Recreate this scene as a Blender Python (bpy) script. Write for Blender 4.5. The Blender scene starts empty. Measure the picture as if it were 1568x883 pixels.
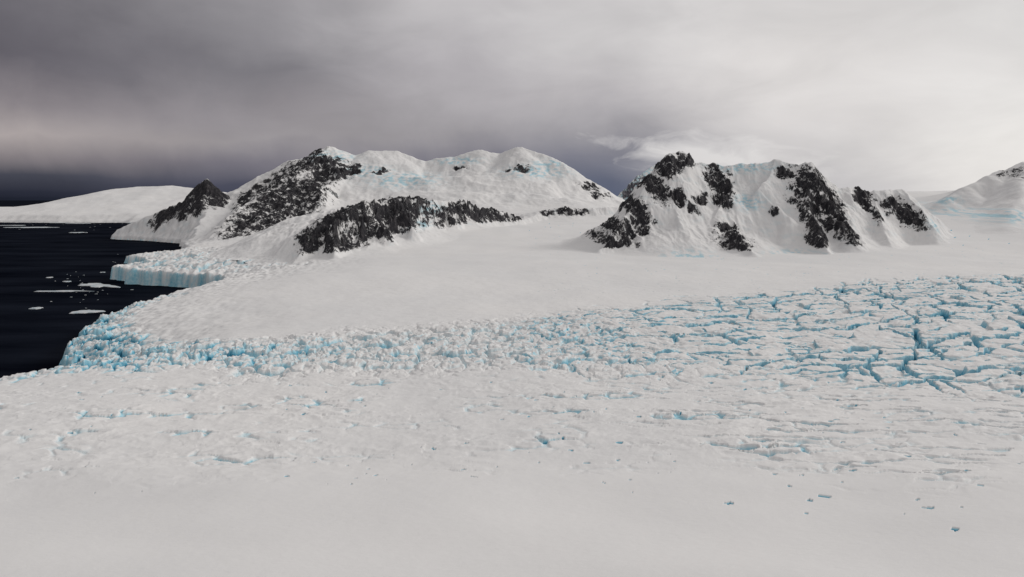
import bpy, math, numpy as np
from mathutils import Vector
F=np.float32
sc=bpy.context.scene
H=300.0; PITCH=math.radians(7.5); FL=1045.0

# ------------------------------------------------------------ survey helpers
def sv(px,py,Y):
    """bearing / elevation sighting taken from the survey point, plus true distance Y -> world metres"""
    u=(px-784)/FL; v=(441.5-py)/FL
    dy=math.cos(PITCH)+v*math.sin(PITCH); dz=-math.sin(PITCH)+v*math.cos(PITCH)
    t=Y/dy
    return (u*t,Y,H+dz*t)
def sea_pt(px,py,z=0):
    v=(441.5-py)/FL
    dy=math.cos(PITCH)+v*math.sin(PITCH); dz=-math.sin(PITCH)+v*math.cos(PITCH)
    t=(z-H)/dz
    return ((px-784)/FL*t,dy*t)

# ------------------------------------------------------------ noise
rng=np.random.RandomState(7)
ang=rng.rand(256)*2*np.pi
GX=np.cos(ang).astype(F); GY=np.sin(ang).astype(F)
def hsh(ix,iy,seed):
    h=ix.astype(np.uint32)*np.uint32(374761393)+iy.astype(np.uint32)*np.uint32(668265263)+np.uint32((seed*974711+12345)&0xffffffff)
    h=(h^(h>>np.uint32(13)))*np.uint32(1274126177)
    return h^(h>>np.uint32(16))
def perlin(x,y,seed=0):
    x=np.asarray(x,F);y=np.asarray(y,F)
    fx=np.floor(x);fy=np.floor(y)
    ix=fx.astype(np.int32);iy=fy.astype(np.int32)
    dx=x-fx;dy=y-fy
    u=dx*dx*dx*(dx*(dx*6-15)+10);v=dy*dy*dy*(dy*(dy*6-15)+10)
    def g(a,b):
        k=(hsh(ix+a,iy+b,seed)&np.uint32(255)).astype(np.int32)
        return GX[k]*(dx-a)+GY[k]*(dy-b)
    n0=g(0,0)*(1-u)+g(1,0)*u
    n1=g(0,1)*(1-u)+g(1,1)*u
    return (n0*(1-v)+n1*v)*F(1.5)
def fbm(x,y,seed=0,o=4,gain=.5):
    s=0;a=1.0;t=0
    for i in range(o):
        s=s+a*perlin(x*(2.03**i)+i*17.3,y*(2.03**i)-i*9.1,seed+i);t+=a;a*=gain
    return s/t
def ridged(x,y,seed=0,o=4):
    s=0;a=1.0;t=0
    for i in range(o):
        c,sn=math.cos(i*.9),math.sin(i*.9)
        xx=(x*c-y*sn)*(2.07**i);yy=(x*sn+y*c)*(2.07**i)
        s=s+a*(1-np.abs(perlin(xx+i*7.7,yy+i*3.1,seed+i))*2);t+=a;a*=.5
    return s/t
def sst(a,b,x):
    t=np.clip((x-a)/(b-a),0,1);return t*t*(3-2*t)
def voro(x,y,seed):
    fx=np.floor(x);fy=np.floor(y)
    ix=fx.astype(np.int32);iy=fy.astype(np.int32)
    f1=np.full(x.shape,9,F);f2=np.full(x.shape,9,F);rid=np.zeros(x.shape,F)
    cx=np.zeros(x.shape,F);cy=np.zeros(x.shape,F)
    for a in (-1,0,1):
        for b in (-1,0,1):
            h=hsh(ix+a,iy+b,seed)
            jx=(h&np.uint32(1023)).astype(F)/1023;jy=((h>>np.uint32(10))&np.uint32(1023)).astype(F)/1023
            rr=((h>>np.uint32(20))&np.uint32(1023)).astype(F)/1023
            ex=x-(fx+a+.1+.8*jx);ey=y-(fy+b+.1+.8*jy)
            d=np.sqrt(ex*ex+ey*ey)
            n=d<f1
            f2=np.where(n,f1,np.minimum(f2,d))
            rid=np.where(n,rr,rid);cx=np.where(n,ex,cx);cy=np.where(n,ey,cy)
            f1=np.where(n,d,f1)
    return f1,f2,rid,cx,cy

# ------------------------------------------------------------ coast
COAST=[(-20000,680),(-1500,760),(-900,812),(-715,885),(-640,950),(-672,1030),(-745,1085),(-800,1180),(-850,1300),(-905,1450),(-950,1640),(-935,1850),
 (-900,2080),(-950,2230),(-1086,2278),(-1230,2350),(-1345,2390),(-1480,2560),(-1430,2720),(-1560,2980),(-1820,3180),(-1790,3420),
 (-1820,3800),(-2060,4250),(-2200,4600),(-2650,4900),(-3044,5146),(-3130,5450),(-3400,6300),(-3700,7200),(-4850,8620),(-5700,8560),(-6500,8720),(-7600,8650),(-20000,9000),
 (-20000,12000),(-6500,11800),(-3000,12500),(20000,12500),(20000,-3000),(-20000,-3000)]
def coast_sd(x,y):
    wx=x+26*fbm(x/90,y/90,31,4)+60*fbm(x/400,y/400,41,2)
    wy=y+26*fbm(x/90,y/90,35,4)
    d2=np.full(x.shape,1e12,F);ins=np.zeros(x.shape,bool)
    n=len(COAST)
    for i in range(n):
        ax,ay=COAST[i];bx,by=COAST[(i+1)%n]
        ex,ey=bx-ax,by-ay
        t=np.clip(((wx-ax)*ex+(wy-ay)*ey)/(ex*ex+ey*ey),0,1)
        q=(wx-ax-t*ex)**2+(wy-ay-t*ey)**2
        d2=np.minimum(d2,q)
        if ay!=by:
            c=((ay>wy)!=(by>wy))&(wx<(wy-ay)*ex/ey+ax)
            ins^=c
    return np.where(ins,np.sqrt(d2),-np.sqrt(d2)).astype(F)

def base(x,y):
    """smooth ice-sheet surface"""
    s=coast_sd(x,y)
    H0=np.interp(y,[0,300,500,700,1500,2200,2800,3500,4000,4500,6000,8000,9000,20000],
                   [146,128,110,100,100,106,130,178,215,235,240,190,175,175])
    H0=H0-115*(1-sst(-1550,-950,x))*sst(2700,3600,y)*(1-sst(5400,6600,y))
    H0=H0+(1-sst(900,1700,y))*np.clip(x,-600,900)*.012
    H0=H0+sst(1300,2600,x)*sst(1500,3500,y)*110
    eh=np.interp(y,[0,1000,2000,2350,3000,5000,7000],[32,34,40,52,34,20,7])
    edge=eh*(1+.28*fbm(x/150,y/150,5,2)+.22*fbm(x/25,y/25,6,2))
    L=np.interp(y,[0,900,1200,2000,3000,5000,9000],[200,220,420,600,900,1000,1300])
    q=np.clip(s/L,0,1)
    h=edge+(H0-edge)*(1-(1-q)**2)
    h=h*sst(0,14,s)-25*(1-sst(-10,4,s))
    h=h+sst(50,300,s)*(7*fbm(x/330,y/330,9,3)+16*fbm(x/1100,y/1100,12,2)*sst(1200,2200,y))
    # long swells in the near snowfield
    h=h+(1-sst(350,650,y))*5.5*fbm(x/260+y/300,y/90,15,2)
    return h.astype(F),s

def crevasse_family(p,q,sp,ln,thr,wmax,seed,wb=.55):
    """tapering, curved, en-echelon cracks. p across the cracks, q along them"""
    p=p/sp
    k=np.floor(p);best=np.zeros(p.shape,F)
    for o in (-1,0,1):
        kk=k+o
        h=hsh(kk.astype(np.int32),np.zeros(p.shape,np.int32),seed)
        ph=(h&np.uint32(4095)).astype(F)/40.
        jit=((h>>np.uint32(12))&np.uint32(1023)).astype(F)/1023-.5
        wob=wb*perlin(q/ln*1.1+ph,kk*.37+.5,seed+3)+.08*perlin(q/ln*5+ph,kk*.7,seed+4)
        d=np.abs(p-(kk+.5+.6*jit+wob))*sp
        pr=np.clip((perlin(q/ln+ph*3.1,kk*13.7+.5,seed+7)-thr)/.35,0,1)**.6
        w=wmax*pr*(.75+.8*perlin(q/9,kk*3.1,seed+9))
        best=np.maximum(best,np.where(w>.25,1-sst(.55,1.0,d/np.maximum(w,.01)),0))
    return best

def glacier_detail(x,y,s):
    yw=y+70*fbm(x/160,y/160,50,3)
    YU=np.interp(x,[-1000,-900,-700,-590,-428,-90,277,808,1345,2500],[1500,1450,1260,1130,985,1115,1320,1620,1800,2000])
    YL=np.interp(x,[-800,-340,-60,154,360,560,1500],[800,770,760,725,680,660,690])
    z=sst(YL-30,YL+90,yw)*(1-sst(YU-110,YU+30,yw))
    wA=z*sst(-80,200,x+80*fbm(x/120,y/120,51,2))
    wB=z*(1-sst(-20,330,x))*np.interp(x,[-700,-420,-250,0,300],[1,1,.65,.45,.35])
    wB=np.maximum(wB, (1-sst(40,130,s))*sst(1000,1060,y)*(1-sst(1500,1900,y))*.9)
    band=sst(440,520,yw+.12*np.abs(x))*(1-sst(720,820,yw))
    wC=band*(.40+.7*sst(-.15,.3,fbm(x/140,y/60,52,3)))
    wC=np.maximum(wC,.4*z)
    dz=np.zeros(x.shape,F);blue=np.zeros(x.shape,F)
    # --- large crevassed blocks
    m=wA>.01
    if m.any():
        X=x[m];Y=y[m];W=wA[m].astype(F)
        a=X+.45*Y;b=Y-.22*X
        wpx=22*fbm(X/90,Y/90,60,3)+45*fbm(X/380,Y/380,61,2);wpy=20*fbm(X/80,Y/80,62,3)+50*fbm(X/330,Y/330,63,2)
        a=a+wpx;b=b+wpy
        f1,f2,r,cx,cy=voro(a/90,b/58,3)
        e=f2-f1
        ckv=(1-sst(.03,.10,e))*sst(.0,.2,fbm(X/95,Y/95,66,2))
        lw=sst(300,500,X)
        rs=.66+.34*sst(100,420,X)
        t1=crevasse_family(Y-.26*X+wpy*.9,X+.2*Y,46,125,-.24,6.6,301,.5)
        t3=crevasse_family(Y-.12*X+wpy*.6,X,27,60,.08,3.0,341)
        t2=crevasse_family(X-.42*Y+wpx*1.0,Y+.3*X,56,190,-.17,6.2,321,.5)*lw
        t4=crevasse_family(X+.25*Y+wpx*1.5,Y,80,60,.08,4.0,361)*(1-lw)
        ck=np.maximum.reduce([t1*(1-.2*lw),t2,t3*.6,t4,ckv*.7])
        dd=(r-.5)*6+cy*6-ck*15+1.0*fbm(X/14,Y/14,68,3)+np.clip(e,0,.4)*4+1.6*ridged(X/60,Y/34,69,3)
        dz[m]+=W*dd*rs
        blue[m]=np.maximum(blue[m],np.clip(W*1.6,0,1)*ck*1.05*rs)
    # --- chaotic seracs
    m=wB>.01
    if m.any():
        X=x[m];Y=y[m];W=wB[m].astype(F)
        a=X+9*fbm(X/22,Y/22,70,3);b=Y+9*fbm(X/22,Y/22,71,3)
        f1,f2,r,cx,cy=voro(a/30,b/24,13)
        g1,g2,r2,_,_=voro(a/12,b/11,14)
        e=f2-f1
        ck=(1-sst(.05,.24,e));ck2=1-sst(.05,.22,g2-g1)
        dd=(r-.5)*16+(r2-.5)*6-ck*9-ck2*2.5+4*fbm(X/12,Y/12,72,3)+4*cy
        dz[m]+=W*dd
        lf=1-sst(-480,-300,X)
        blue[m]=np.maximum(blue[m],np.clip(W,0,1)**(1.6-.8*lf)*np.maximum(ck*(1+.15*lf),ck2*(.35+.35*lf))*sst(-.30-.2*lf,.25-.1*lf,fbm(X/45,Y/45,73,2)))
    # --- rumpled slopes above the bays
    wD=sst(2150,2400,y)*(1-sst(5000,5600,y))*(1-sst(150,420,s+160*fbm(x/300,y/300,77,2)))*sst(5,60,s)*.8
    m=wD>.01
    if m.any():
        X=x[m];Y=y[m];W=wD[m].astype(F)
        a=X+18*fbm(X/50,Y/50,78,3);b=Y+18*fbm(X/50,Y/50,79,3)
        f1,f2,r,cx,cy=voro(a/48,b/40,53)
        ck=1-sst(.04,.2,f2-f1)
        dz[m]+=W*((r-.5)*16-ck*7+6*fbm(X/20,Y/20,76,2))
        blue[m]=np.maximum(blue[m],W*ck*.35)
    # --- low wind-crusted lumps, shallow crevasses
    m=wC>.01
    if m.any():
        X=x[m];Y=y[m];W=wC[m].astype(F)
        a=X+.35*Y+7*fbm(X/25,Y/25,80,3);b=Y-.12*X+5*fbm(X/20,Y/20,81,3)
        f1,f2,r,cx,cy=voro(a/30,b/13,23)
        e=f2-f1
        sp=sst(.0,.35,fbm(X/80,Y/40,83,2))
        ck=(1-sst(.06,.25,e))*sp
        rt=sst(20,250,X)
        t5=crevasse_family(b*1.0+.32*X,X,15,36,-.18,3.4,401)*rt*sst(-.30,.05,fbm(X/110,Y/50,87,2))
        dd=(r-.5)*2.6*(.3+sp)-ck*2.6-t5*5.0+1.6*ridged(a/40,b/17,84,2)+1.5*fbm(X/50,Y/25,86,2)+.4*fbm(X/6,Y/6,85,2)
        dz[m]+=W*dd
        blue[m]=np.maximum(blue[m],W*np.maximum(ck*.34,t5*.55))
    # --- isolated bridged holes lower down
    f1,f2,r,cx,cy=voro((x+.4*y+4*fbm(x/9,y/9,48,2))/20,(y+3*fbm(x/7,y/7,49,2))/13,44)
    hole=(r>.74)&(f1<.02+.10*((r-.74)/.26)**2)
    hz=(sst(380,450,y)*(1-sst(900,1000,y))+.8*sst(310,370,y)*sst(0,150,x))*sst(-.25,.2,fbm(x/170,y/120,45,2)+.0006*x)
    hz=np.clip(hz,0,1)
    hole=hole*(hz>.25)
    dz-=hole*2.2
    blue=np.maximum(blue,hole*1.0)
    # --- general wind texture
    near=1-sst(1500,2600,y)
    dz+=near*(.9*fbm(x/26,y/17,90,3)+.12*fbm(x/4,y/3,92,2))*sst(60,200,s)*(.2+.8*sst(370,540,y))
    return dz.astype(F),blue.astype(F),np.clip(wA+wB+wD+.1*wC,0,1).astype(F)

# ------------------------------------------------------------ mesh helper
def grid_object(name,X,Y,Z,keep,attrs,mat):
    nr,nc=X.shape
    idx=np.arange(nr*nc,dtype=np.int64).reshape(nr,nc)
    q=np.stack([idx[:-1,:-1],idx[:-1,1:],idx[1:,1:],idx[1:,:-1]],-1).reshape(-1,4)
    kf=keep.reshape(-1)
    kk=kf[q].any(1)
    q=q[kk]
    used=np.zeros(nr*nc,bool);used[q.ravel()]=True
    rem=np.cumsum(used)-1
    q=rem[q].astype(np.int32)
    co=np.stack([X.ravel(),Y.ravel(),Z.ravel()],-1)[used].astype(F)
    me=bpy.data.meshes.new(name)
    me.vertices.add(len(co));me.vertices.foreach_set('co',co.ravel())
    me.loops.add(q.size);me.loops.foreach_set('vertex_index',q.ravel())
    me.polygons.add(len(q));me.polygons.foreach_set('loop_start',np.arange(0,q.size,4,dtype=np.int32))
    me.polygons.foreach_set('loop_total',np.full(len(q),4,np.int32))
    me.polygons.foreach_set('use_smooth',np.ones(len(q),bool))
    for k,v in attrs.items():
        a=me.attributes.new(k,'FLOAT','POINT');a.data.foreach_set('value',v.ravel()[used].astype(F))
    me.update();me.validate()
    ob=bpy.data.objects.new(name,me);sc.collection.objects.link(ob)
    me.materials.append(mat)
    return ob

# ------------------------------------------------------------ materials
def newmat(name):
    m=bpy.data.materials.new(name);m.use_nodes=True
    nt=m.node_tree;nt.nodes.clear()
    out=nt.nodes.new('ShaderNodeOutputMaterial');b=nt.nodes.new('ShaderNodeBsdfPrincipled')
    nt.links.new(b.outputs[0],out.inputs[0]);return m,nt,b
class NB:
    def __init__(s,nt):s.nt=nt
    def n(s,t,**k):
        x=s.nt.nodes.new(t)
        for a,b in k.items():setattr(x,a,b)
        return x
    def l(s,a,b):s.nt.links.new(a,b)
    def put(s,sock,v):
        if isinstance(v,bpy.types.NodeSocket):s.l(v,sock)
        else:sock.default_value=v
    def math(s,op,a,b=None,c=None,clamp=False):
        x=s.n('ShaderNodeMath',operation=op);x.use_clamp=clamp;s.put(x.inputs[0],a)
        if b is not None:s.put(x.inputs[1],b)
        if c is not None:s.put(x.inputs[2],c)
        return x.outputs[0]
    def noise(s,vec,scale,detail=5,rough=.55,dist=0):
        x=s.n('ShaderNodeTexNoise');x.inputs['Scale'].default_value=scale;x.inputs['Detail'].default_value=detail
        x.inputs['Roughness'].default_value=rough;x.inputs['Distortion'].default_value=dist
        if vec is not None:s.l(vec,x.inputs['Vector'])
        return x.outputs[0]
    def ramp(s,fac,els,interp='LINEAR'):
        x=s.n('ShaderNodeValToRGB');x.color_ramp.interpolation=interp
        r=x.color_ramp
        while len(r.elements)<len(els):r.elements.new(.5)
        for e,(p,c) in zip(r.elements,els):
            e.position=p;e.color=(c[0],c[1],c[2],1) if hasattr(c,'__len__') else (c,c,c,1)
        s.l(fac,x.inputs[0]);return x.outputs[0]
    def mix(s,f,a,b,mode='MIX'):
        x=s.n('ShaderNodeMix',data_type='RGBA',blend_type=mode);s.put(x.inputs[0],f)
        s.put(x.inputs[6],a if isinstance(a,bpy.types.NodeSocket) else (*a,1));s.put(x.inputs[7],b if isinstance(b,bpy.types.NodeSocket) else (*b,1))
        return x.outputs[2]
    def mapr(s,v,a,b,c=0,d=1):
        x=s.n('ShaderNodeMapRange');x.clamp=True;s.l(v,x.inputs[0])
        for i,k in enumerate((a,b,c,d)):x.inputs[i+1].default_value=k
        return x.outputs[0]

def snow_color(nb,pos):
    n=nb.noise(pos,.004,4)
    return nb.mix(nb.mapr(n,.3,.7),(.765,.757,.755),(.82,.805,.795))

gm,nt,b=newmat('snow_blue_ice_crack_shade');nb=NB(nt)
geo=nb.n('ShaderNodeNewGeometry');pos=geo.outputs['Position']
at=nb.n('ShaderNodeAttribute',attribute_name='blue')
fine=nb.noise(pos,.12,5,.6)
bf=nb.math('MULTIPLY',at.outputs['Fac'],nb.mapr(fine,.25,.65,.55,1.15))
sn=snow_color(nb,pos)
ice=nb.ramp(bf,[(0,(.72,.78,.80)),(.25,(.46,.68,.76)),(.55,(.17,.47,.61)),(.85,(.04,.23,.36)),(1,(.015,.11,.19))])  # blue ice; dark end also paints the shade deep in cracks and holes
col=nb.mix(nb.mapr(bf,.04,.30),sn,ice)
nb.l(col,b.inputs['Base Color']);b.inputs['Roughness'].default_value=.75;b.inputs['Specular IOR Level'].default_value=.15
bp=nb.n('ShaderNodeBump');bp.inputs['Strength'].default_value=.3;bp.inputs['Distance'].default_value=1.0
mpw=nb.n('ShaderNodeMapping');mpw.inputs['Scale'].default_value=(.5,1,1);mpw.inputs['Rotation'].default_value=(0,0,.3);nb.l(pos,mpw.inputs[0])
nb.l(nb.noise(mpw.outputs[0],.3,6,.6),bp.inputs['Height']);nb.l(bp.outputs[0],b.inputs['Normal'])

def rock_mat(name,dark=1.0,sca=1.0):
    m,nt,b=newmat(name);nb=NB(nt)
    geo=nb.n('ShaderNodeNewGeometry');pos=geo.outputs['Position']
    mp=nb.n('ShaderNodeMapping');mp.inputs['Scale'].default_value=(1*sca,1*sca,.42*sca);mp.inputs['Rotation'].default_value=(0,.35,0);nb.l(pos,mp.inputs[0])
    at=nb.n('ShaderNodeAttribute',attribute_name='rock');ab=nb.n('ShaderNodeAttribute',attribute_name='blue')
    f=nb.noise(mp.outputs[0],.038,9,.72,.4)
    f2=nb.noise(mp.outputs[0],.12,5,.68,.8)
    v=nb.math('ADD',at.outputs['Fac'],nb.math('ADD',nb.math('MULTIPLY',nb.math('SUBTRACT',f,.5),3.6),nb.math('MULTIPLY',nb.math('SUBTRACT',f2,.54),3.0)))
    fac=nb.mapr(v,.42,.68)
    rn=nb.noise(mp.outputs[0],.09,8,.72)
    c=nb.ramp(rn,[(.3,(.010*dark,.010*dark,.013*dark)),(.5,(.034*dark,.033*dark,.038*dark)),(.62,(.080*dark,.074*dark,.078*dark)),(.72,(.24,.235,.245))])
    sn=snow_color(nb,pos)
    sn=nb.mix(nb.math('MULTIPLY',ab.outputs['Fac'],1.0,clamp=True),sn,(.42,.64,.72))
    col=nb.mix(fac,sn,c)
    nb.l(col,b.inputs['Base Color']);b.inputs['Roughness'].default_value=.8;b.inputs['Specular IOR Level'].default_value=.15
    bp=nb.n('ShaderNodeBump');bp.inputs['Strength'].default_value=.8;bp.inputs['Distance'].default_value=8/sca
    hh=nb.math('MULTIPLY',rn,nb.math('ADD',nb.math('MULTIPLY',fac,1.0),.2))
    nb.l(hh,bp.inputs['Height']);nb.l(bp.outputs[0],b.inputs['Normal'])
    return m
rm=rock_mat('snow_covered_rock');rmB=rock_mat('snow_covered_rock_massif',1.0,.6)

# ------------------------------------------------------------ glacier sheet
az=np.radians(np.linspace(-49,49,1780))
r=np.concatenate([np.linspace(110,300,60,endpoint=False),np.linspace(300,460,120,endpoint=False),np.linspace(460,1150,460,endpoint=False),
   np.linspace(1150,1750,300,endpoint=False),np.linspace(1750,3000,260,endpoint=False),np.geomspace(3000,13000,260)])
R,A=np.meshgrid(r,az,indexing='ij')
GXX=(R*np.sin(A)).astype(F);GYY=(R*np.cos(A)).astype(F)
T,S=base(GXX,GYY)
dz,blue,zw=glacier_detail(GXX,GYY,S)
Zg=T+dz*sst(2,25,S)
gr=np.gradient(Zg,r.astype(F),axis=0);ga=np.gradient(Zg,az.astype(F),axis=1)/R
slope=np.sqrt(gr**2+ga**2)
n1=fbm(GXX/30,GYY/30,101,3)
blue=np.maximum(blue,sst(.55,1.5,slope)*(.32+.35*n1)*zw)
blue=np.where(S<25,np.maximum(blue,sst(.6,1.6,slope)*(.3+.4*n1)),blue)
grid_object('glacier',GXX,GYY,Zg,S>-8,{'blue':np.clip(blue,0,1)},gm)
del T,S,dz,Zg,gr,ga,slope,n1,blue,R,A,GXX,GYY,zw

# ------------------------------------------------------------ mountains
def build_mountain(name,ext,step,ridges,patches,mat,px_m,blend=25,warp=12,flute=10,rough=14,seed=0,ices=(),crest=6,soft=10,rbias=0.0,sl_lim=.55,snow_rough=.4,gully=.3):
    x0,x1,y0,y1=ext
    X,Y=np.meshgrid(np.arange(x0,x1,step,dtype=F),np.arange(y0,y1,step,dtype=F))
    T,S=base(X,Y)
    wx=X+warp*1.6*fbm(X/(warp*8),Y/(warp*8),seed+1,5);wy=Y+warp*1.6*fbm(X/(warp*8),Y/(warp*8),seed+11,5)
    acc=np.zeros(X.shape,np.float64);MX=np.full(X.shape,-1e5,F);vals=[]
    for pts,(k1,d1,k2),kb in ridges:
        P=[sv(*p) for p in pts];rm_=np.full(X.shape,-1e5,F)
        for si,((ax,ay,az_),(bx,by,bz)) in enumerate(zip(P[:-1],P[1:])):
            ex,ey=bx-ax,by-ay;L2=ex*ex+ey*ey
            tt=((wx-ax)*ex+(wy-ay)*ey)/L2;t=np.clip(tt,0,1)
            qx=wx-ax-t*ex;qy=wy-ay-t*ey
            d=np.sqrt(qx*qx+qy*qy+crest*crest)-crest
            dr=np.minimum(k1*d,k1*d1+k2*(d-d1))
            if kb is not None:
                qn=(ex*qy-ey*qx)/math.sqrt(L2)/(d+crest)
                kbv=kb[si] if hasattr(kb,'__len__') else kb
                back=kbv*d+np.maximum(d-450,0)**2/1500
                m_=sst(-.15,.95,qn)
                dr=dr*(1-m_)+np.minimum(back,dr)*m_
            rm_=np.maximum(rm_,az_+t*(bz-az_)-dr)
        vals.append(rm_);MX=np.maximum(MX,rm_)
    for v in vals: acc+=np.exp(np.clip((v-MX)/soft,-30,0))
    M=(MX+soft*np.log(acc)*.6).astype(F)
    bd=np.minimum(np.minimum(X-x0,x1-X),np.minimum(Y-y0,y1-Y))
    M=np.minimum(M,T-60+np.maximum(bd,0)*1.2)
    M=np.minimum(M,T-30+np.maximum(S,0)*sl_lim)
    w=np.clip((M-T)/(60),0,1)
    PW=np.zeros(X.shape,F)
    s_=px_m/2.5
    jx=9*px_m*fbm(X/(60*s_),Y/(60*s_),seed+61,3);jz=8*px_m*fbm(X/(50*s_)+3,Y/(50*s_),seed+65,3)
    for (px,py,Yd,rx,ry,*o) in patches:
        cx,cy,cz=sv(px,py,Yd);rot=math.radians(o[0]) if o else 0
        gx=(X-cx+jx)/px_m;gz=(M-cz+jz)/px_m
        a=gx*math.cos(rot)+gz*math.sin(rot);c=-gx*math.sin(rot)+gz*math.cos(rot)
        PW=np.maximum(PW,np.exp(-((a/rx)**2+(c/ry)**2)**1.3*.6))
    ux=X+.5*(Y*.3)+25*s_*fbm(X/(70*s_),Y/(70*s_),seed+8,3)
    fl=(1-np.abs(perlin(ux/(34*s_),Y/(110*s_),seed+20))*2.2)+.4*(1-np.abs(perlin(ux/(14*s_),Y/(45*s_),seed+21))*2.2)
    rg=ridged(X/(95*s_),Y/(95*s_),seed+30,6)-.55
    rgs=ridged(X/(150*s_),Y/(150*s_),seed+90,3)-.55
    M=M+w*((.15+.9*PW)*flute*(fl-.7)+snow_rough*rough*rgs+(.10+1.3*PW)*rough*rg+PW*rough*.2*fbm(X/(13*s_),Y/(13*s_),seed+33,3))
    d=M-T;k=blend
    h=np.clip(.5+.5*d/k,0,1)
    Z=T*(1-h)+M*h+k*h*(1-h)
    Z=Z-1.5*(1-h)
    gy,gx=np.gradient(Z,step)
    sl=np.sqrt(gx*gx+gy*gy)
    nx=fbm(X/(45*s_)+Z/(50*s_),Z/(30*s_)+Y/(80*s_),seed+40,5,.6)
    rock=np.minimum(PW*1.25-.26,.72)+.75*nx+.35*np.clip(sl-.95,-.8,1)+rbias+gully*PW*np.clip(fl-.75,-1.,.6)
    rock=np.where(PW<.10,rock-.6,rock)*np.clip(w*2.5,0,1)
    rock=rock-.35*(1-sst(.05,.35,PW))
    rock=rock-.8*(1-np.clip(w*2.5,0,1))
    IC=np.zeros(X.shape,F)
    for (px,py,Yd,rx,ry) in ices:
        cx,cy,cz=sv(px,py,Yd)
        IC=np.maximum(IC,np.exp(-(((X-cx)/px_m/rx)**2+((Z-cz)/px_m/ry)**2)))
    IC=np.clip(IC*1.6*sst(-.15,.3,fbm(X/(20*s_),Z/(9*s_),seed+50,4)),0,.9)+.15*sst(.8,1.4,sl)*sst(0,.3,nx)
    return grid_object(name,X,Y,Z,(h>0.001)&(S>2),{'rock':rock,'blue':IC},mat)

# right-hand mountain
g=(1.2,230,.5);st=(1.5,120,.7)
ridges=[([(918,382,2380),(950,342,2470),(975,310,2560),(1000,266,2650),(1024,233,2720),(1046,232,2760),(1062,249,2780),(1100,253,2800),(1125,251,2800),(1155,250,2800),(1185,246,2800),(1240,249,2760),(1262,268,2740),(1290,287,2740),(1330,289,2800),(1385,291,2850),(1415,316,2850),(1448,348,2850)],g,None),
 ([(1045,238,2750),(1058,285,2640),(1030,318,2540),(1045,352,2450)],g,None),
 ([(1100,256,2790),(1118,290,2660),(1092,330,2540)],g,None),
 ([(1190,248,2790),(1165,290,2660),(1205,330,2560)],g,None),
 ([(1240,254,2750),(1262,300,2620),(1300,340,2480),(1310,366,2400)],st,None),
 ([(1238,258,2750),(1240,320,2560),(1266,384,2350)],st,None),
 ([(1320,292,2790),(1345,328,2650),(1360,365,2500)],g,None),
 ([(1385,294,2840),(1425,345,2640)],g,None),
 ([(1108,372,2400),(1122,346,2440),(1148,386,2300)],(1.4,60,.6),None)]
pat=[(930,370,2420,18,10,-40),(950,350,2470,22,11,-50),(975,318,2540,26,11,-55),(1000,282,2630,28,13,-55),(1022,252,2700,18,14),(1045,246,2740,20,10),(985,345,2430,9,12),(1100,275,2720,17,26),(1108,300,2620,12,14),
 (1240,282,2690,22,26),(1262,305,2610,32,20),(1290,338,2500,18,26,25),(1250,345,2500,8,28),(1262,375,2370,7,12),(1325,300,2740,18,14),(1338,318,2680,10,16),(1372,312,2760,18,12),(1398,330,2700,14,16,30),
 (1125,352,2420,14,9),(1132,374,2340,24,12),(1205,262,2740,14,8),(1035,300,2600,9,9),(1192,325,2540,6,8),(1062,318,2540,8,7),(1075,300,2600,10,6)]
build_mountain('snowy_mountain',(-50,2200,1980,3450),2.4,ridges,pat,rm,2.6,seed=200,flute=12,rough=28,warp=14,soft=20,crest=3,rbias=.20,gully=.35,ices=[(1150,310,2600,18,10),(1060,400,2250,30,10),(1240,400,2250,40,8),(1140,255,2780,40,8),(1430,345,2700,16,10)])

# rock wall in front of the big massif
w1=(1.6,85,.42)
ridges=[([(448,398,2330),(470,368,2400),(500,326,2500),(540,312,2600),(600,303,2800),(640,301,3000),(670,306,3100),(700,307,3200),(750,320,3350),(795,331,3500)],w1,[.9,.85,.7,.5,.26,.14,.12,.12,.12]),
 ([(800,336,3550),(835,323,3700),(870,318,3750),(895,319,3800),(955,316,3900)],(1.5,30,.3),.1),
 ([(500,326,2500),(512,350,2420),(515,386,2330)],(1.6,60,.6),None),
 ([(545,314,2610),(575,330,2620),(590,352,2580)],(1.6,60,.6),None),
 ([(600,304,2800),(620,325,2760),(632,345,2700)],(1.6,60,.6),None),
 ([(700,308,3200),(690,335,3080)],(1.5,50,.6),None)]
pat=[(475,374,2390,26,14,-45),(500,345,2450,26,24),(522,358,2420,28,30),(510,380,2360,34,10),(550,335,2560,26,24),(585,330,2680,26,25),(592,350,2640,12,10),(622,322,2800,24,20),(630,308,2950,14,10),(690,330,3120,18,14),(712,320,3200,22,15),(740,328,3280,20,12),(780,333,3450,20,8),(837,326,3680,10,7),(865,322,3740,14,7),(888,328,3770,16,11)]
build_mountain('rock_wall_ridge',(-1500,1050,2000,4900),3.3,ridges,pat,rm,2.8,seed=300,flute=24,rough=20,warp=12,crest=3,rbias=.24,gully=.8,sl_lim=.35,ices=[(662,318,3100,16,9),(640,345,2800,10,5)])

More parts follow.
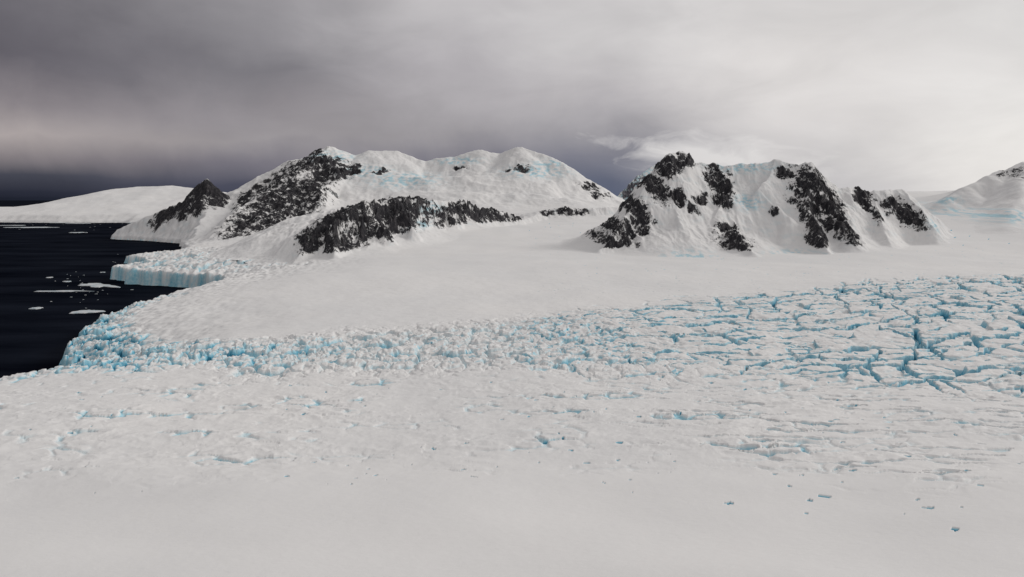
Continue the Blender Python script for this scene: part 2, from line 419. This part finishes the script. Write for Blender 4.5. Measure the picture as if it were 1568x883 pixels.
# big snow massif behind
gb=(.62,600,.35);sb=(1.35,260,.5)
ridges=[([(365,318,4850),(388,280,4980),(430,252,5100),(462,223,5200),(478,216,5250),(510,225,5300),(545,238,5350),(565,229,5350),(610,232,5400),(650,246,5400),(690,240,5400),(735,229,5400),(768,234,5400),(800,223,5300),(850,242,5200),(870,262,5100),(900,283,5000),(935,300,4900),(960,314,4800)],gb,None),
 ([(470,226,5230),(455,270,4900),(425,305,4600),(408,345,4250)],sb,None),
 ([(480,222,5240),(515,258,4900),(492,290,4500),(478,325,4250)],sb,None),
 ([(560,262,5000),(640,272,4900),(720,268,4900),(800,262,4950)],(.5,500,.3),.12),
 ([(620,292,4500),(700,294,4400),(800,296,4400),(870,302,4300)],(.35,700,.25),.12)]
pat=[(470,243,5120,22,20),(440,268,5050,34,18,40),(400,290,4950,30,17,30),(380,305,4880,22,14),(500,255,4950,26,13,-30),(525,262,4950,20,12),(492,268,4850,18,10),(440,300,4700,32,22),(425,330,4450,34,26),(462,310,4550,30,28),(478,285,4700,18,16),(450,335,4400,36,20),
 (575,262,4950,9,3),(705,254,5100,9,4),(790,259,5000,16,3),(905,284,4850,14,4),(925,298,4750,12,4)]
build_mountain('snow_massif',(-2650,1350,3500,6500),6.0,ridges,pat,rmB,5.0,seed=400,blend=60,warp=20,flute=12,rough=44,crest=8,soft=25,rbias=.26,snow_rough=.38,ices=[(500,240,5150,30,8),(620,275,4900,40,10),(820,262,4900,40,8),(700,245,5200,30,5),(840,250,5100,20,6),(560,262,5000,30,8)])

# black coastal peak
ridges=[([(212,334,4700),(232,314,4800),(255,297,4900),(288,293,4950),(305,280,5000),(318,273,5000),(336,289,5050),(352,307,5100),(385,322,5000)],(1.15,170,.3),None),
 ([(255,299,4900),(262,325,4700)],(1.1,120,.35),None),([(318,275,5000),(305,310,4800)],(1.1,120,.35),None)]
pat=[(240,318,4800,30,15,40),(270,312,4850,34,17),(300,300,4900,30,20),(322,293,4950,22,17),(335,302,4980,14,14)]
build_mountain('rocky_coastal_peak',(-3600,-1200,3900,6200),6,ridges,pat,rmB,4.7,seed=500,blend=40,warp=14,flute=8,rough=24,crest=4,rbias=.45,sl_lim=1.2)

# mountain shoulder at the right edge
ridges=[([(1425,318,3400),(1452,303,3400),(1480,286,3450),(1515,268,3500),(1568,248,3550),(1640,225,3600),(1750,230,3700),(1900,260,3700)],(.7,250,.35),None),
 ([(1568,250,3540),(1560,300,3150),(1540,350,2800)],(.6,150,.35),None)]
pat=[(1545,264,3480,22,4,20),(1565,275,3400,10,3)]
build_mountain('snow_mountain_shoulder',(1700,4000,2500,4500),6,ridges,pat,rm,3.4,seed=600,blend=60,warp=16,flute=5,rough=14,crest=20,ices=[(1530,330,3000,30,8),(1470,305,3250,20,6)])

# far peak behind, haze painted in as paler rock and blue tint
ridges=[([(935,318,6200),(955,292,6300),(978,268,6400),(1003,250,6500),(1040,262,6500),(1100,300,6500)],(1.1,400,.6),None),([(978,266,6400),(985,300,6000)],(1.1,300,.6),None)]
pat=[(965,296,6250,14,14),(985,275,6350,12,10)]
build_mountain('distant_mountain',(300,2900,5300,7500),9,ridges,pat,rock_mat('far_rock_painted_haze',3.5,.5),6.2,seed=700,blend=50,warp=25,flute=16,rough=40,ices=[(975,285,6300,60,40)])

# far snow dome on the left
ridges=[([(108,322,9500),(135,311,9800),(160,299,10100),(182,290,10400),(215,287,10500),(262,286,10500),(320,292,10300),(380,306,10000),(450,315,9800)],(.22,900,.24),None)]
pat=[(350,302,10000,18,3)]
build_mountain('snow_hill',(-7600,-2500,8500,12200),22,ridges,pat,rmB,9.8,seed=800,blend=70,warp=40,flute=4,rough=26,crest=60)

# ------------------------------------------------------------ sea
wm=bpy.data.materials.new('dark_sea_water');wm.use_nodes=True;nt=wm.node_tree;nt.nodes.clear();nb=NB(nt)
out=nb.n('ShaderNodeOutputMaterial');df=nb.n('ShaderNodeBsdfDiffuse');gl=nb.n('ShaderNodeBsdfGlossy');ms=nb.n('ShaderNodeMixShader')
geo=nb.n('ShaderNodeNewGeometry');pos=geo.outputs['Position']
mp=nb.n('ShaderNodeMapping');mp.inputs['Scale'].default_value=(.3,1,1);nb.l(pos,mp.inputs[0])
n=nb.noise(mp.outputs[0],.006,6,.6)
nb.l(nb.ramp(n,[(.35,(.0015,.0025,.006)),(.7,(.005,.008,.016))]),df.inputs[0])
gl.inputs['Roughness'].default_value=.3
nb.l(nb.mapr(n,.35,.7,.006,.026),ms.inputs[0])
bp=nb.n('ShaderNodeBump');bp.inputs['Strength'].default_value=.6;bp.inputs['Distance'].default_value=2
nb.l(nb.noise(pos,.08,6,.6),bp.inputs['Height']);nb.l(bp.outputs[0],gl.inputs['Normal'])
nb.l(df.outputs[0],ms.inputs[1]);nb.l(gl.outputs[0],ms.inputs[2]);nb.l(ms.outputs[0],out.inputs[0])
gx=np.concatenate([[-90000,-40000,-20000],np.linspace(-12000,4000,30),[20000,90000]])
gy=np.concatenate([[-5000],np.linspace(0,14000,30),[25000,50000,120000]])
X,Y=np.meshgrid(gx,gy)
grid_object('sea',X,Y,np.zeros_like(X),np.ones(X.shape,bool),{},wm)

# ------------------------------------------------------------ ice floes
fm,nt,b=newmat('floe_ice');nb=NB(nt)
geo=nb.n('ShaderNodeNewGeometry')
nb.l(nb.ramp(nb.noise(geo.outputs['Position'],.05,5),[(.3,(.35,.45,.50)),(.6,(.62,.63,.64))]),b.inputs['Base Color']);b.inputs['Roughness'].default_value=.7
def floe_geo(cx,cy,rx,ry,rot,th,seed,vs,fs):
    rg=np.random.RandomState(seed);n=28
    a=np.linspace(0,2*np.pi,n,endpoint=False)
    rr=1+sum(rg.uniform(-.28,.28)/(k**.4)*np.cos(k*a+rg.rand()*6.28) for k in range(1,10))
    rr=np.maximum(rr,.2)
    b0=len(vs)
    for sc_,z in ((1.03,-.6),(1.0,th*.6),(.93,th),(.5,th*1.15)):
        for i in range(n):
            x=rr[i]*rx*sc_*math.cos(a[i]);y=rr[i]*ry*sc_*math.sin(a[i])
            vs.append((cx+x*math.cos(rot)-y*math.sin(rot),cy+x*math.sin(rot)+y*math.cos(rot),z+rg.uniform(-.15,.15)*th))
    for k in range(3):
        for i in range(n):
            j=(i+1)%n
            fs.append((b0+k*n+i,b0+k*n+j,b0+(k+1)*n+j,b0+(k+1)*n+i))
    fs.append(tuple(b0+3*n+i for i in range(n)))
def mk(name,vs,fs):
    me=bpy.data.meshes.new(name);me.from_pydata(vs,[],fs);me.update()
    ob=bpy.data.objects.new(name,me);sc.collection.objects.link(ob);me.materials.append(fm);return ob
FL_=[(150,437,85,34,-.5),(102,446,75,13,0),(57,472,15,14,0),(136,477,34,26,.2),(104,431,14,12,0),(75,425,12,10,0),(185,427,22,12,0),(157,417,10,7,.1),(121,356,60,50,0),(48,348,210,90,0),(15,345,160,50,.1),(120,342,130,60,0),(92,341,80,50,0)]
for i,(px,py,rx,ry,ro) in enumerate(FL_):
    x,y=sea_pt(px,py);vs=[];fs=[];floe_geo(x,y,rx,ry,ro,2.0 if y<4000 else 3,i+3,vs,fs);mk('ice_floe',vs,fs)
vs=[];fs=[];rg=np.random.RandomState(5)
for i in range(60):
    k=rg.rand()
    if k<.55: px,py=rg.normal(135,30),rg.normal(440,14)
    elif k<.75: px,py=rg.uniform(0,190),rg.uniform(341,352)
    else: px,py=rg.uniform(170,230),rg.uniform(385,420)
    x,y=sea_pt(px,py);s=rg.uniform(.6,2.2)*(1 if y<4000 else 3.5);floe_geo(x,y,s*1.8,s,rg.rand()*3,.7,i,vs,fs)
mk('brash_ice',vs,fs)

# ------------------------------------------------------------ sky
SUN_EL=math.radians(32);SUN_AZ=math.radians(70)   # azimuth measured clockwise from +Y
w=bpy.data.worlds.new('World');sc.world=w;w.use_nodes=True
nt=w.node_tree;nt.nodes.clear();nb=NB(nt)
out=nb.n('ShaderNodeOutputWorld')
sky=nb.n('ShaderNodeTexSky');sky.sky_type='NISHITA';sky.sun_disc=False;sky.sun_elevation=SUN_EL;sky.sun_rotation=SUN_AZ
bg1=nb.n('ShaderNodeBackground');nb.l(sky.outputs[0],bg1.inputs[0]);bg1.inputs[1].default_value=.08
tc=nb.n('ShaderNodeTexCoord');D=tc.outputs['Generated']
sx=nb.n('ShaderNodeSeparateXYZ');nb.l(D,sx.inputs[0])
azn=nb.math('ARCTAN2',sx.outputs[0],sx.outputs[1])
el=nb.math('ARCSINE',sx.outputs[2])
cb=nb.n('ShaderNodeCombineXYZ');nb.l(azn,cb.inputs[0]);nb.l(nb.math('MULTIPLY',el,2.6),cb.inputs[1])
V=cb.outputs[0]
big=nb.noise(V,2.2,5,.5,.3);med=nb.noise(V,6,6,.55,.4)
cb2=nb.n('ShaderNodeCombineXYZ');nb.l(nb.math('MULTIPLY',azn,1.0),cb2.inputs[0]);nb.l(nb.math('MULTIPLY',el,.9),cb2.inputs[1])
vir=nb.noise(cb2.outputs[0],9,5,.55,.2)
wamp=nb.mapr(el,0.0,.12,.15,1)
e2=nb.math('ADD',el,nb.math('MULTIPLY',nb.math('ADD',nb.math('MULTIPLY',nb.math('SUBTRACT',big,.5),.10),nb.math('MULTIPLY',nb.math('SUBTRACT',vir,.5),.07)),wamp))
e2=nb.math('MAXIMUM',e2,0)
f=nb.math('POWER',nb.math('DIVIDE',e2,math.pi/2),.5)
def E(deg):return (max(deg,0)/90)**.5
def c(r,g,b):
    q=lambda v:((v/255+.055)/1.055)**2.4 if v>10 else v/255/12.92
    return (q(r),q(g),q(b))
Zc=c(190,189,190)
ramps=[
 (-.68,[(0,c(18,23,38)),(E(.4),c(30,34,50)),(E(1.6),c(62,64,77)),(E(3.0),c(128,121,124)),(E(4.6),c(168,159,158)),(E(6.5),c(134,127,131)),(E(9.5),c(94,90,97)),(E(16),c(110,107,112)),(E(35),c(170,168,168)),(1,Zc)]),
 (-.34,[(0,c(46,51,68)),(E(1.2),c(68,70,86)),(E(3.0),c(112,109,119)),(E(5),c(148,143,146)),(E(7),c(140,135,139)),(E(10.0),c(122,119,124)),(E(16),c(156,153,156)),(E(35),c(180,178,178)),(1,Zc)]),
 (-.08,[(0,c(60,68,90)),(E(1.2),c(82,86,104)),(E(3.0),c(120,118,129)),(E(5),c(154,150,154)),(E(7),c(168,164,167)),(E(10.0),c(176,172,175)),(E(16),c(190,187,188)),(E(35),c(186,184,184)),(1,Zc)]),
 (.12,[(0,c(74,86,112)),(E(1.2),c(94,100,120)),(E(3.2),c(124,124,136)),(E(5.5),c(156,153,158)),(E(8.5),c(184,180,182)),(E(12),c(200,197,197)),(E(16),c(200,197,197)),(E(35),c(192,190,190)),(1,Zc)]),
 (.38,[(0,c(172,172,178)),(E(2.5),c(200,197,198)),(E(6),c(212,208,207)),(E(10),c(219,215,213)),(E(16),c(214,211,210)),(E(35),c(200,198,197)),(1,Zc)]),
 (.66,[(0,c(226,223,221)),(E(4),c(228,225,222)),(E(9),c(222,219,217)),(E(16),c(206,204,203)),(E(35),c(203,201,199)),(1,Zc)])]
azw=nb.math('ADD',azn,nb.math('MULTIPLY',nb.math('SUBTRACT',med,.5),.12))
cur=None;pa=None
for a,els in ramps:
    rc=nb.ramp(f,els,'LINEAR')
    if cur is None:cur=rc
    else:
        mr=nb.n('ShaderNodeMapRange',interpolation_type='SMOOTHSTEP');nb.l(azw,mr.inputs[0]);mr.inputs[1].default_value=pa;mr.inputs[2].default_value=a
        cur=nb.mix(mr.outputs[0],cur,rc)
    pa=a
tone=nb.math('ADD',nb.math('MULTIPLY',nb.math('SUBTRACT',med,.5),.30),nb.math('ADD',1.04,nb.math('MULTIPLY',nb.math('SUBTRACT',big,.5),.30)))
tn=nb.n('ShaderNodeCombineXYZ')
for i in range(3):nb.l(tone,tn.inputs[i])
cur=nb.mix(1.0,cur,tn.outputs[0],'MULTIPLY')
# low bank of pale cloud sitting behind the right-hand mountain
ba=nb.math('DIVIDE',nb.math('SUBTRACT',azn,.285),.15);be=nb.math('DIVIDE',nb.math('SUBTRACT',nb.math('ADD',el,nb.math('MULTIPLY',azn,.12)),math.radians(5.3)),.034)
rr=nb.math('SQRT',nb.math('ADD',nb.math('MULTIPLY',ba,ba),nb.math('MULTIPLY',be,be)))
pn=nb.noise(V,14,6,.6,.6)
pf=nb.mapr(nb.math('ADD',nb.math('SUBTRACT',1.0,rr),nb.math('MULTIPLY',nb.math('SUBTRACT',pn,.5),2.0)),0.0,.8)
cur=nb.mix(nb.math('MULTIPLY',pf,.85),cur,c(225,222,221))
bg2=nb.n('ShaderNodeBackground');nb.l(cur,bg2.inputs[0]);bg2.inputs[1].default_value=1.0
mx=nb.n('ShaderNodeMixShader');mx.inputs[0].default_value=.97
nb.l(bg1.outputs[0],mx.inputs[1]);nb.l(bg2.outputs[0],mx.inputs[2]);nb.l(mx.outputs[0],out.inputs[0])

sd=bpy.data.lights.new('sun','SUN');sd.energy=1.15;sd.angle=math.radians(14);sd.color=(1,.97,.93)
so=bpy.data.objects.new('sun',sd);sc.collection.objects.link(so)
dv=Vector((math.sin(SUN_AZ)*math.cos(SUN_EL),math.cos(SUN_AZ)*math.cos(SUN_EL),math.sin(SUN_EL)))
so.rotation_euler=dv.to_track_quat('Z','Y').to_euler();so.location=(0,0,1500)

cam=bpy.data.cameras.new('camera');cam.lens=24;cam.sensor_width=36;cam.clip_start=1;cam.clip_end=200000
co=bpy.data.objects.new('camera',cam);sc.collection.objects.link(co)
co.location=(0,0,H);co.rotation_euler=(math.pi/2-PITCH,0,0);sc.camera=co
sc.view_settings.view_transform='Standard';sc.view_settings.look='None';sc.view_settings.exposure=0
